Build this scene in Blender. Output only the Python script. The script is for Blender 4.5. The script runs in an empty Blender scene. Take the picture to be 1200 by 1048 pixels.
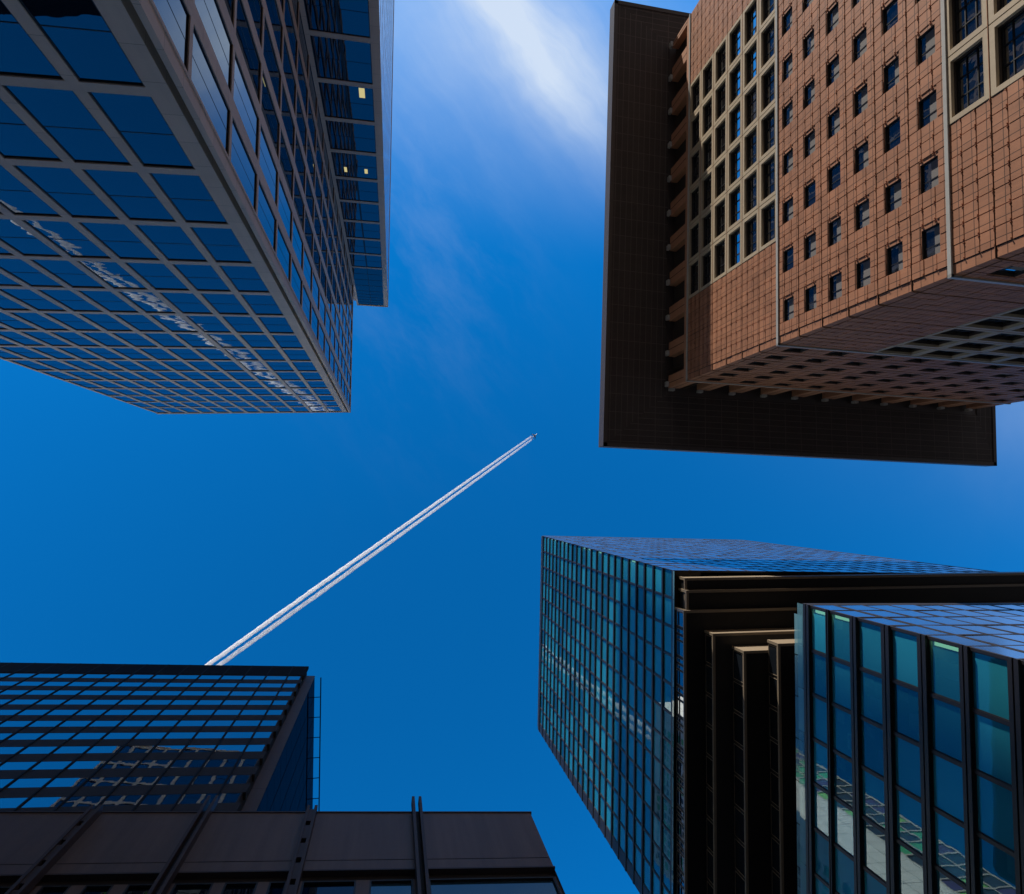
import bpy, math, random
from mathutils import Vector, Matrix
random.seed(11)
D = bpy.data
sc = bpy.context.scene
COL = sc.collection
W_PX, H_PX, F_PX = 1200.0, 1048.0, 740.0

# ------------------------------------------------------------------ camera (standing in the plaza, looking up)
GROUND_Z = -1.6                      # the lens is the origin, 1.6 m above the paving
VPX, VPY = 461.0, 582.0              # where the plumb line meets the picture
zc = Vector((VPX - W_PX/2, VPY - H_PX/2, F_PX)).normalized()
xc = (Vector((1, 0, 0)) - zc*zc.x).normalized()
yc = zc.cross(xc)
Rw = Matrix((xc, yc, zc))            # camera (right, down, forward) -> world
cam_right = Rw @ Vector((1, 0, 0)); cam_down = Rw @ Vector((0, 1, 0)); cam_fwd = Rw @ Vector((0, 0, 1))
cam_d = D.cameras.new('camera'); cam = D.objects.new('camera', cam_d); COL.objects.link(cam)
m3 = Matrix((cam_right, -cam_down, -cam_fwd)).transposed()
cam.matrix_world = m3.to_4x4()
cam_d.sensor_fit = 'HORIZONTAL'; cam_d.sensor_width = 36.0
cam_d.lens = F_PX/W_PX*36.0
cam_d.clip_start = 0.1; cam_d.clip_end = 60000
sc.camera = cam
RwT = Rw.transposed()

def project(p):
    v = RwT @ p
    if v.z <= 0.05: return None
    return (W_PX/2 + F_PX*v.x/v.z, H_PX/2 + F_PX*v.y/v.z)

def screen_area(pts):
    q = []
    for p in pts:
        a = project(p)
        if a is None: return 0.0
        q.append((min(max(a[0], 0), W_PX), min(max(a[1], 0), H_PX)))
    s = 0
    for i in range(len(q)):
        x0, y0 = q[i]; x1, y1 = q[(i+1) % len(q)]
        s += x0*y1 - x1*y0
    return abs(s)/2

# ------------------------------------------------------------------ materials
MATS = {}
def nmat(name):
    m = D.materials.new(name); m.use_nodes = True
    nt = m.node_tree; nt.nodes.clear()
    MATS[name] = m
    return m, nt
class NB:
    def __init__(s, nt): s.nt = nt; s.L = nt.links
    def n(s, t, **kw):
        o = s.nt.nodes.new(t)
        for k, v in kw.items(): setattr(o, k, v)
        return o
    def link(s, a, b): s.L.new(a, b)
    def math(s, op, a, b=None, c=None, clamp=False):
        o = s.nt.nodes.new('ShaderNodeMath'); o.operation = op; o.use_clamp = clamp
        for i, v in enumerate((a, b, c)):
            if v is None: continue
            if isinstance(v, (int, float)): o.inputs[i].default_value = v
            else: s.L.new(v, o.inputs[i])
        return o.outputs[0]
    def mixc(s, f, a, b, mode='MIX'):
        o = s.nt.nodes.new('ShaderNodeMix'); o.data_type = 'RGBA'; o.blend_type = mode
        for sock, v in ((o.inputs['Factor'], f), (o.inputs[6], a), (o.inputs[7], b)):
            if isinstance(v, (int, float)): sock.default_value = v
            elif isinstance(v, (tuple, list)): sock.default_value = (*v[:3], 1)
            else: s.L.new(v, sock)
        return o.outputs[2]
    def noise(s, vec, scale, detail=3, rough=.5, dist=0):
        o = s.nt.nodes.new('ShaderNodeTexNoise')
        o.inputs['Scale'].default_value = scale; o.inputs['Detail'].default_value = detail
        o.inputs['Roughness'].default_value = rough; o.inputs['Distortion'].default_value = dist
        if vec is not None: s.L.new(vec, o.inputs['Vector'])
        return o.outputs['Fac']
    def ramp(s, v, lo, hi, a=0., b=1.):
        o = s.nt.nodes.new('ShaderNodeMapRange'); o.interpolation_type = 'SMOOTHSTEP'
        for k, x in (('From Min', lo), ('From Max', hi), ('To Min', a), ('To Max', b)): o.inputs[k].default_value = x
        s.L.new(v, o.inputs['Value']); return o.outputs[0]
    def sep(s, v):
        o = s.nt.nodes.new('ShaderNodeSeparateXYZ'); s.L.new(v, o.inputs[0]); return o.outputs
    def comb(s, x, y, z=0.):
        o = s.nt.nodes.new('ShaderNodeCombineXYZ')
        for i, v in enumerate((x, y, z)):
            if isinstance(v, (int, float)): o.inputs[i].default_value = v
            else: s.L.new(v, o.inputs[i])
        return o.outputs[0]
    def line(s, coord, period, width, offset=0.):
        # 1 on a joint of the given width repeating every period
        a = s.math('ADD', coord, offset + width/2)
        m = s.math('FLOORED_MODULO', a, period)
        return s.math('LESS_THAN', m, width)

def stone(name, col, rough=.7, jv=None, ju=None, jw=.02, jdark=.45, var=.18, streak=.12, spec=.3):
    """mineral / metal cladding: base colour, patchy variation, rain streaks, panel joints on the UV metres"""
    m, nt = nmat(name); b = NB(nt)
    out = b.n('ShaderNodeOutputMaterial'); p = b.n('ShaderNodeBsdfPrincipled'); b.link(p.outputs[0], out.inputs[0])
    uv = b.n('ShaderNodeUVMap', uv_map='UVMap').outputs[0]
    pos = b.n('ShaderNodeNewGeometry').outputs['Position']
    u, v, _ = b.sep(uv)
    n1 = b.noise(pos, .35, 5, .6); n2 = b.noise(pos, 9., 3, .6)
    st = b.noise(b.comb(b.math('MULTIPLY', u, 2.2), b.math('MULTIPLY', v, .12)), 1., 4, .65)
    f = b.math('ADD', b.math('MULTIPLY', b.math('SUBTRACT', n1, .5), var*2.2), b.math('MULTIPLY', b.math('SUBTRACT', n2, .5), var*.9))
    f = b.math('ADD', f, b.math('MULTIPLY', b.math('SUBTRACT', st, .5), streak*2))
    f = b.math('ADD', f, 1.)
    # every slab its own shade
    if jv or ju:
        cell = b.comb(b.math('FLOOR', b.math('DIVIDE', u, ju or 50.)), b.math('FLOOR', b.math('DIVIDE', v, jv or 50.)))
        wn = b.n('ShaderNodeTexWhiteNoise', noise_dimensions='2D'); b.link(cell, wn.inputs['Vector'])
        f = b.math('ADD', f, b.math('MULTIPLY', b.math('SUBTRACT', wn.outputs['Value'], .5), var*.7))
    c = b.mixc(1., col, f, 'MULTIPLY')
    # multiply by a scalar: feed scalar as grey
    j = None
    if jv: j = b.line(v, jv, jw)
    if ju:
        k = b.line(u, ju, jw); j = k if j is None else b.math('MAXIMUM', j, k)
    if j is not None:
        c = b.mixc(j, c, tuple(x*jdark for x in col))
    b.link(c, p.inputs['Base Color'])
    p.inputs['Roughness'].default_value = rough
    p.inputs['Specular IOR Level'].default_value = spec
    return m

def glass(name, base, tint, ior=1.6, wave=.0035, wscale=.55, clear=None, gain=1., rvar=.5, rough=0.0):
    """window glass: a mirror by Fresnel over a dark body colour, or over clear tinted glass"""
    m, nt = nmat(name); b = NB(nt)
    out = b.n('ShaderNodeOutputMaterial')
    pos = b.n('ShaderNodeNewGeometry').outputs['Position']
    rnd = b.n('ShaderNodeAttribute', attribute_name='rnd').outputs['Fac']
    off = b.n('ShaderNodeVectorMath', operation='ADD'); b.link(pos, off.inputs[0])
    b.link(b.comb(b.math('MULTIPLY', rnd, 37.), b.math('MULTIPLY', rnd, 91.), b.math('MULTIPLY', rnd, 53.)), off.inputs[1])
    h1 = b.noise(off.outputs[0], wscale, 2, .45); h2 = b.noise(off.outputs[0], wscale*3.1, 1, .4)
    h = b.math('ADD', h1, b.math('MULTIPLY', h2, .18))
    bm = b.n('ShaderNodeBump'); bm.inputs['Strength'].default_value = 1.; bm.inputs['Distance'].default_value = wave
    b.link(h, bm.inputs['Height'])
    fr = b.n('ShaderNodeFresnel'); fr.inputs['IOR'].default_value = ior; b.link(bm.outputs[0], fr.inputs['Normal'])
    gl = b.n('ShaderNodeBsdfGlossy'); gl.inputs['Roughness'].default_value = rough; gl.inputs['Color'].default_value = (*tint, 1)
    b.link(bm.outputs[0], gl.inputs['Normal'])
    v = b.math('ADD', b.math('MULTIPLY', b.math('SUBTRACT', rnd, .5), rvar), 1.)
    c = b.mixc(1., base, v, 'MULTIPLY')
    if clear is None:
        bd = b.n('ShaderNodeBsdfDiffuse'); b.link(c, bd.inputs[0])
        body = bd.outputs[0]
    else:
        tr = b.n('ShaderNodeBsdfTransparent'); tr.inputs[0].default_value = (*clear, 1)
        bd = b.n('ShaderNodeBsdfDiffuse'); b.link(c, bd.inputs[0])
        mx0 = b.n('ShaderNodeMixShader'); mx0.inputs[0].default_value = .54
        b.link(tr.outputs[0], mx0.inputs[1]); b.link(bd.outputs[0], mx0.inputs[2]); body = mx0.outputs[0]
    mx = b.n('ShaderNodeMixShader')
    b.link(b.math('MULTIPLY', fr.outputs[0], gain, clamp=True), mx.inputs[0])
    b.link(body, mx.inputs[1]); b.link(gl.outputs[0], mx.inputs[2]); b.link(mx.outputs[0], out.inputs[0])
    return m

def plain(name, col, rough=.5, metal=0., spec=.4, var=.12):
    return stone(name, col, rough, None, None, var=var, streak=var*.6, spec=spec) if not metal else metalm(name, col, rough, var)
def metalm(name, col, rough, var=.12):
    m = stone(name, col, rough, var=var, streak=.1)
    m.node_tree.nodes['Principled BSDF'].inputs['Metallic'].default_value = 1.
    return m

# tower with granite grid
stone('granite', (.60, .465, .365), .6, jv=2.68, jw=.035, jdark=.5, var=.10, streak=.10)
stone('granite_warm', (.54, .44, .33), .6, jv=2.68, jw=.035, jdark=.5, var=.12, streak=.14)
plain('gasket', (.012, .012, .014), .5)
glass('glass_navy', (.003, .010, .020), (.74, .84, .95), ior=1.9, wave=.0085, wscale=.30, gain=1.2)
glass('glass_side', (.003, .008, .016), (.80, .88, .96), ior=1.7, wave=.0045, wscale=.22)
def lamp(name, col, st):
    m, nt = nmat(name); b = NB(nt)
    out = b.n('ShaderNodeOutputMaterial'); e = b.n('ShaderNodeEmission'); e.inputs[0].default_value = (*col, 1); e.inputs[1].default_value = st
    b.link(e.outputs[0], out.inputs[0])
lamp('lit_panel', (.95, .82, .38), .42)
lamp('sunlight_glow', (.72, 1., .50), .95)  # emissive stand-in for sunlight entering the teal tower's rooms
# brown tower
stone('brown_panel', (.355, .158, .085), .62, jv=1.453, ju=1.6375, jw=.075, jdark=.22, var=.30, streak=.26)
stone('brown_pier', (.43, .215, .13), .6, jv=2.0, jw=.03, jdark=.5, var=.14)
stone('beige_stone', (.43, .35, .245), .55, jv=2.18, jw=.02, jdark=.7, var=.10)
plain('pale_metal', (.42, .42, .40), .4)
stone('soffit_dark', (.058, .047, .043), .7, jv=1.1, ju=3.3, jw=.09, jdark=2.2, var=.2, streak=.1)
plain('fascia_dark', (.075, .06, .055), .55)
plain('dark_joint', (.02, .015, .013), .8)
plain('reveal_dark', (.05, .04, .035), .8)  # shade inside the window openings, put into the colour
glass('glass_brown', (.016, .018, .021), (.85, .92, 1.), ior=2.0, wave=.006, wscale=.5, gain=3.0)
plain('blind_grey', (.17, .16, .155), .85)
# dark office slab
stone('bronze_dark', (.052, .047, .046), .7, jv=None, ju=None, var=.12, spec=.08)
stone('bronze_brown', (.13, .092, .076), .55, jv=3.35, jw=.05, jdark=.4, var=.14, streak=.2)
plain('parapet_black', (.016, .016, .018), .8, spec=.05)
plain('mullion_blue', (.02, .02, .022), .7, spec=.1)
glass('glass_band', (.004, .012, .025), (.86, .93, 1.0), ior=2.2, wave=.0022, wscale=.5, gain=1.6)
glass('glass_flank', (.010, .013, .018), (.12, .13, .15), ior=1.45, wave=.003, wscale=.4)
# teal tower
plain('bronze_frame', (.017, .014, .014), .45, spec=.4)
plain('bronze_edge', (.21, .165, .115), .42, spec=.5)
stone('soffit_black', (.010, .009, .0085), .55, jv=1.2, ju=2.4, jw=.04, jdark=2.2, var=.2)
glass('glass_teal', (.03, .31, .42), (.70, .90, .99), ior=1.85, wave=.0036, wscale=.36, rvar=1.3, clear=(.38, .70, .80))
glass('glass_north', (.03, .06, .09), (.90, .95, 1.), ior=1.8, wave=.002, wscale=.5, gain=2.4, rough=.17)
glass('glass_clear', (.2, .4, .42), (.9, 1., 1.), ior=1.5, wave=.001, wscale=.4, clear=(.62, .86, .86))
plain('ceiling_pale', (.62, .66, .58), .9)
plain('room_dark', (.05, .08, .085), .9)
plain('blind_pale', (.66, .70, .66), .9)
# low block
stone('low_panel', (.140, .096, .076), .52, var=.16, streak=.42)
plain('post_bronze', (.075, .054, .047), .5, spec=.2)
glass('glass_low', (.003, .006, .010), (.45, .52, .60), ior=1.6, wave=.003, wscale=.5)
glass('glass_low_pale', (.02, .05, .07), (.8, .95, 1.), ior=1.7, wave=.003, wscale=.5)
# towers seen only in reflections
stone('pale_stone', (.50, .47, .40), .7, jv=1.2, ju=1.6, jw=.03, var=.1)
stone('pale_panel', (.80, .82, .76), .6, jv=4.2, ju=4.2, jw=.16, jdark=.35, var=.08)
plain('glass_green', (.10, .50, .20), .3)
plain('glass_lime', (.30, .70, .16), .3)
plain('glass_plum', (.10, .07, .17), .3)
plain('glass_dim', (.045, .055, .06), .3)
# ground, aircraft
stone('paving', (.20, .18, .16), .8, jv=.6, ju=.6, jw=.012, jdark=.5, var=.15)
plain('aircraft_white', (.80, .80, .80), .35, spec=.5)
plain('aircraft_grey', (.55, .57, .60), .4)
plain('engine_dark', (.25, .25, .27), .4)

def vapour():
    m, nt = nmat('vapour'); b = NB(nt)
    out = b.n('ShaderNodeOutputMaterial')
    v = b.n('ShaderNodeVolumeScatter'); v.inputs['Color'].default_value = (.996, .996, .996, 1)
    v.inputs['Density'].default_value = .10; v.inputs['Anisotropy'].default_value = 0.
    b.link(v.outputs[0], out.inputs['Volume'])
    return m
vapour()

# ------------------------------------------------------------------ mesh builder
GS = 1.0                             # size factor of the building in hand, about the lens
class MB:
    def __init__(s): s.v = []; s.f = []; s.mi = []; s.uv = []; s.rn = []; s.mats = []; s.smooth = False
    def mid(s, name):
        if name not in s.mats: s.mats.append(name)
        return s.mats.index(name)
    def face(s, pts, mat, uvs=None, rnd=0.):
        i0 = len(s.v)
        s.v.extend(pts); s.f.append(tuple(range(i0, i0+len(pts)))); s.mi.append(s.mid(mat)); s.rn.append(rnd)
        s.uv.extend(uvs if uvs else [(p[0]+p[1], p[2]) for p in pts])
    def grid_mesh(s, verts, faces, mat, uvs=None, rnd=0.):
        i0 = len(s.v); s.v.extend(verts)
        for f in faces:
            s.f.append(tuple(i0+i for i in f)); s.mi.append(s.mid(mat)); s.rn.append(rnd)
            s.uv.extend([(uvs[i] if uvs else (verts[i][0]+verts[i][1], verts[i][2])) for i in f])
    def build(s, name, parent=None, origin=None, kind=None):
        if not s.f: return None
        o3 = Vector(origin)*GS if origin is not None else Vector((0, 0, 0))
        base = parent_loc(parent)
        me = D.meshes.new(name)
        me.from_pydata([(p[0]*GS-o3.x, p[1]*GS-o3.y, p[2]*GS-o3.z) for p in s.v], [], s.f)
        for n in s.mats: me.materials.append(MATS[n])
        me.polygons.foreach_set('material_index', s.mi)
        if s.smooth: me.polygons.foreach_set('use_smooth', [True]*len(s.f))
        ul = me.uv_layers.new(name='UVMap')
        ul.data.foreach_set('uv', [c*GS for p in s.uv for c in p])
        at = me.attributes.new('rnd', 'FLOAT', 'FACE'); at.data.foreach_set('value', s.rn)
        me.update()
        o = D.objects.new(name, me); COL.objects.link(o)
        if parent is not None: o.parent = parent
        o.location = o3 - base
        if kind: o['kind'] = kind
        return o
ABS = {}
def parent_loc(p):
    l = Vector((0, 0, 0))
    while p is not None: l += p.location; p = p.parent
    return l
def tag(o, label, cat, group=None):
    o['label'] = label; o['category'] = cat
    if group: o['group'] = group
def empty(name, loc, label, cat, group=None):
    o = D.objects.new(name, None); COL.objects.link(o); o.location = loc
    tag(o, label, cat, group); return o

class Fac:
    """a vertical wall plane from plan point a to b; s runs along it, o outwards"""
    def __init__(s, a, b, out):
        a = Vector((*a, 0)); b = Vector((*b, 0)); s.a = a; e = b-a; s.len = e.length; s.e = e.normalized()
        n = Vector((s.e.y, -s.e.x, 0))
        s.flip = n.dot(Vector((*out, 0))) < 0
        s.n = -n if s.flip else n
    def p(s, u, z, o=0.):
        q = s.a + s.e*u + s.n*o; return (q.x, q.y, z)
    def quad(s, mb, s0, s1, z0, z1, o, mat, rnd=0., jit=0.):
        J = [o+(random.uniform(-jit, jit) if jit else 0) for _ in range(3)]
        J.append(J[0]+J[2]-J[1])
        pts = [s.p(s0, z0, J[0]), s.p(s1, z0, J[1]), s.p(s1, z1, J[2]), s.p(s0, z1, J[3])]
        uv = [(s0, z0), (s1, z0), (s1, z1), (s0, z1)]
        if s.flip: pts.reverse(); uv.reverse()
        mb.face(pts, mat, uv, rnd)
    def cap(s, mb, pts, mat, rnd=0.):       # pts in (s,z,o), given counter-clockwise seen from outside for an unflipped wall
        q = [s.p(*p) for p in pts]; uv = [(p[0]+p[2], p[1]+p[2]) for p in pts]
        if s.flip: q.reverse(); uv.reverse()
        mb.face(q, mat, uv, rnd)
    def box(s, mb, s0, s1, z0, z1, o0, o1, mat, side=None, bottom=None, back=False):
        side = side or mat; bottom = bottom or side
        s.quad(mb, s0, s1, z0, z1, o1, mat)
        s.cap(mb, [(s0, z0, o0), (s0, z0, o1), (s0, z1, o1), (s0, z1, o0)], side)
        s.cap(mb, [(s1, z0, o1), (s1, z0, o0), (s1, z1, o0), (s1, z1, o1)], side)
        s.cap(mb, [(s0, z0, o0), (s1, z0, o0), (s1, z0, o1), (s0, z0, o1)], bottom)
        s.cap(mb, [(s0, z1, o1), (s1, z1, o1), (s1, z1, o0), (s0, z1, o0)], side)
        if back: s.cap(mb, [(s0, z0, o0), (s0, z1, o0), (s1, z1, o0), (s1, z0, o0)], side)
    def reveal(s, mb, s0, s1, z0, z1, o0, o1, mat):   # inner faces of an opening, from o1 (front) back to o0
        s.cap(mb, [(s0, z0, o1), (s0, z0, o0), (s0, z1, o0), (s0, z1, o1)], mat)
        s.cap(mb, [(s1, z0, o0), (s1, z0, o1), (s1, z1, o1), (s1, z1, o0)], mat)
        s.cap(mb, [(s0, z0, o1), (s1, z0, o1), (s1, z0, o0), (s0, z0, o0)], mat)
        s.cap(mb, [(s0, z1, o0), (s1, z1, o0), (s1, z1, o1), (s0, z1, o1)], mat)
    def ring(s, mb, s0, s1, z0, z1, w, o0, o1, mat, inner=None):
        s.box(mb, s0, s1, z0, z0+w, o0, o1, mat)
        s.box(mb, s0, s1, z1-w, z1, o0, o1, mat)
        s.box(mb, s0, s0+w, z0+w, z1-w, o0, o1, mat)
        s.box(mb, s1-w, s1, z0+w, z1-w, o0, o1, mat)

def grid_wall(mb, f, s0, s1, z0, z1, cols, rows, depth, mat, rmat=None, o=0., smat=None):
    """one plane with a rectangular opening at every cols x rows interval; returns the openings"""
    smat = smat or mat
    edge = s0
    for a, b_ in cols:
        f.quad(mb, edge, a, z0, z1, o, mat); edge = b_
    f.quad(mb, edge, s1, z0, z1, o, mat)
    ops = []
    for a, b_ in cols:
        ez = z0
        for c, d in rows:
            f.quad(mb, a, b_, ez, c, o, smat); ez = d
            f.reveal(mb, a, b_, c, d, o-depth, o, rmat or mat)
            ops.append((a, b_, c, d))
        f.quad(mb, a, b_, ez, z1, o, smat)
    return ops

def prism(mb, pts, z0, z1, mat, top=None, bottom=None, skip=()):
    """closed block on a plan polygon (counter-clockwise seen from above)"""
    n = len(pts)
    for i in range(n):
        if i in skip: continue
        a = pts[i]; b_ = pts[(i+1) % n]; l = math.dist(a, b_)
        mb.face([(*a, z0), (*b_, z0), (*b_, z1), (*a, z1)], mat, [(0, z0), (l, z0), (l, z1), (0, z1)])
    mb.face([(*p, z1) for p in pts], top or mat, [p for p in pts])
    mb.face([(*p, z0) for p in reversed(pts)], bottom or mat, [p for p in reversed(pts)])

# ------------------------------------------------------------------ windows: the largest in view singly, the rest as one part
WINDOWS = {}                                        # building -> list of (area, facade, s0,s1,z0,z1, kind, parameters)
def add_win(bld, f, s0, s1, z0, z1, kind, **kw):
    c = [Vector(f.p(s0, z0)), Vector(f.p(s1, z0)), Vector(f.p(s1, z1)), Vector(f.p(s0, z1))]
    a = screen_area(c)
    if f.n.dot(c[0]) > 0: a = 0.                    # faces away from the lens
    WINDOWS.setdefault(bld, []).append((a, f, s0, s1, z0, z1, kind, kw))

def draw_window(frame, pane, extra, f, s0, s1, z0, z1, kind, kw):
    r = random.random()
    sm, zm = (s0+s1)/2, (z0+z1)/2
    if kind in ('granite', 'granite_side'):
        gm = 'glass_navy' if kind == 'granite' else 'glass_side'
        f.ring(frame, s0, s1, z0, z1, .042, -.07, -.032, 'gasket')
        if kind == 'granite':
            f.box(frame, s0+.042, s1-.042, zm-.013, zm+.013, -.07, -.045, 'gasket')
            for a, b_ in ((z0+.04, zm-.013), (zm+.013, z1-.04)):
                f.quad(pane, s0+.04, s1-.04, a, b_, -.055, gm, rnd=random.random(), jit=.0022)
        else:
            f.box(frame, sm-.010, sm+.010, z0+.042, z1-.042, -.07, -.05, 'gasket')
            for a, b_ in ((s0+.04, sm-.01), (sm+.01, s1-.04)):
                f.quad(pane, a, b_, z0+.04, z1-.04, -.055, gm, rnd=random.random(), jit=.0015)
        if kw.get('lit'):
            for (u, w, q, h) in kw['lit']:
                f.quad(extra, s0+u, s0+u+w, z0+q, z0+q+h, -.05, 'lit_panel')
    elif kind == 'brown_small':
        d = -.30
        f.ring(frame, s0, s1, z0, z1, .11, d, d+.10, 'gasket')
        f.box(frame, s0+.11+(s1-s0)*.30, s0+.19+(s1-s0)*.30, z0+.11, z1-.11, d, d+.08, 'gasket')
        f.quad(pane, s0+.1, s1-.1, z0+.1, z1-.1, d+.02, 'glass_brown', rnd=r, jit=.012)
        if kw.get('blind', 0) > 0:
            f.box(extra, s0+.14, s1-.14, z0+.11, z0+.11+(z1-z0)*kw['blind'], d+.021, d+.035, 'blind_grey')
    elif kind == 'brown_big':
        w = .50
        f.ring(frame, s0, s1, z0, z1, w, -.25, .10, 'beige_stone')
        a0, a1, c0, c1 = s0+w, s1-w, z0+w, z1-w
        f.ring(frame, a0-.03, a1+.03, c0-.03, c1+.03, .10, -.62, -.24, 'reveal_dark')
        d = -.62
        f.ring(frame, a0+.06, a1-.06, c0+.06, c1-.06, .16, d, d+.16, 'gasket')
        for k in (1, 2):
            q = a0+(a1-a0)*k/3; f.box(frame, q-.05, q+.05, c0+.2, c1-.2, d, d+.13, 'gasket')
            q = c0+(c1-c0)*k/3; f.box(frame, a0+.2, a1-.2, q-.05, q+.05, d, d+.12, 'gasket')
        f.quad(pane, a0+.15, a1-.15, c0+.15, c1-.15, d+.03, 'glass_brown', rnd=r, jit=.012)
    elif kind == 'band':
        f.ring(frame, s0, s1, z0, z1, .04, -.06, -.008, 'gasket')
        f.quad(pane, s0+.035, s1-.035, z0+.035, z1-.035, -.014, 'glass_band', rnd=r, jit=.002)
        # light blind drawn part way down behind the glass, seen as a paler strip at the sill
        if kw.get('blind'): f.box(extra, s0+.2+r*.5, s1-.3, z0+.05, z0+.05+.22*(z1-z0), -.0135, -.0115, 'mullion_blue')
    elif kind == 'teal':
        f.ring(frame, s0, s1, z0, z1, .06, -.16, -.06, 'bronze_frame')
        f.quad(pane, s0+.05, s1-.05, z0+.05, z1-.05, -.12, 'glass_teal', rnd=r, jit=.004)
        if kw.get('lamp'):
            f.box(extra, s0+.10, s0+.42, z0+.3, z1-.12, -.50, -.46, 'sunlight_glow', back=True)  # added glowing strip where sun would come through the side glass
        b_ = kw.get('blind')
        if b_:
            for (u, w, q, h) in b_:
                L = s1-s0; Z = z1-z0
                f.box(extra, s0+L*u, s0+L*(u+w), z0+Z*q, z0+Z*(q+h), -.55, -.52, 'blind_pale', back=True)
    elif kind == 'north':
        f.quad(pane, s0, s1, z0, z1, -.03, 'glass_north', rnd=r, jit=.022)
    elif kind == 'flush':
        f.quad(pane, s0+.01, s1-.01, z0+.01, z1-.01, -.003, 'glass_side', rnd=r, jit=.0006)
    elif kind == 'flank':
        f.quad(pane, s0, s1, z0, z1, -.04, 'glass_side', rnd=r, jit=.002)
    elif kind == 'step':
        f.ring(frame, s0, s1, z0, z1, .05, -.06, -.01, 'bronze_edge')
        f.quad(pane, s0+.04, s1-.04, z0+.04, z1-.04, -.05, 'glass_band', rnd=r, jit=.003)
    elif kind == 'step_dark':
        f.ring(frame, s0, s1, z0, z1, .06, -.06, -.01, 'bronze_edge')
        f.quad(pane, s0+.05, s1-.05, z0+.05, z1-.05, -.05, 'glass_flank', rnd=r, jit=.003)
    elif kind == 'low':
        f.ring(frame, s0, s1, z0, z1, .05, -.20, -.10, 'gasket')
        f.quad(pane, s0+.045, s1-.045, z0+.045, z1-.045, -.17, kw.get('mat', 'glass_low'), rnd=r, jit=.003)

def finish_windows(bld, keep=100):
    L = sorted(WINDOWS.get(bld, []), key=lambda t: -t[0])
    fr, pa, ex = MB(), MB(), MB()
    for i, (a, f, s0, s1, z0, z1, kind, kw) in enumerate(L):
        if i < keep and a > 6:
            m1, m2, m3_ = MB(), MB(), MB()
            draw_window(m1, m2, m3_, f, s0, s1, z0, z1, kind, kw)
            c = f.p((s0+s1)/2, (z0+z1)/2)
            if m1.f:
                w = m1.build('window', bld, c); m2.build('pane', w, c)
            else: w = m2.build('window', bld, c)
            m3_.build('blind', w, c)  # also carries the lit panels and the added sunlight strips
        else:
            draw_window(fr, fr, fr, f, s0, s1, z0, z1, kind, kw)
    fr.build('window', bld, None, kind='stuff')

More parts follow.
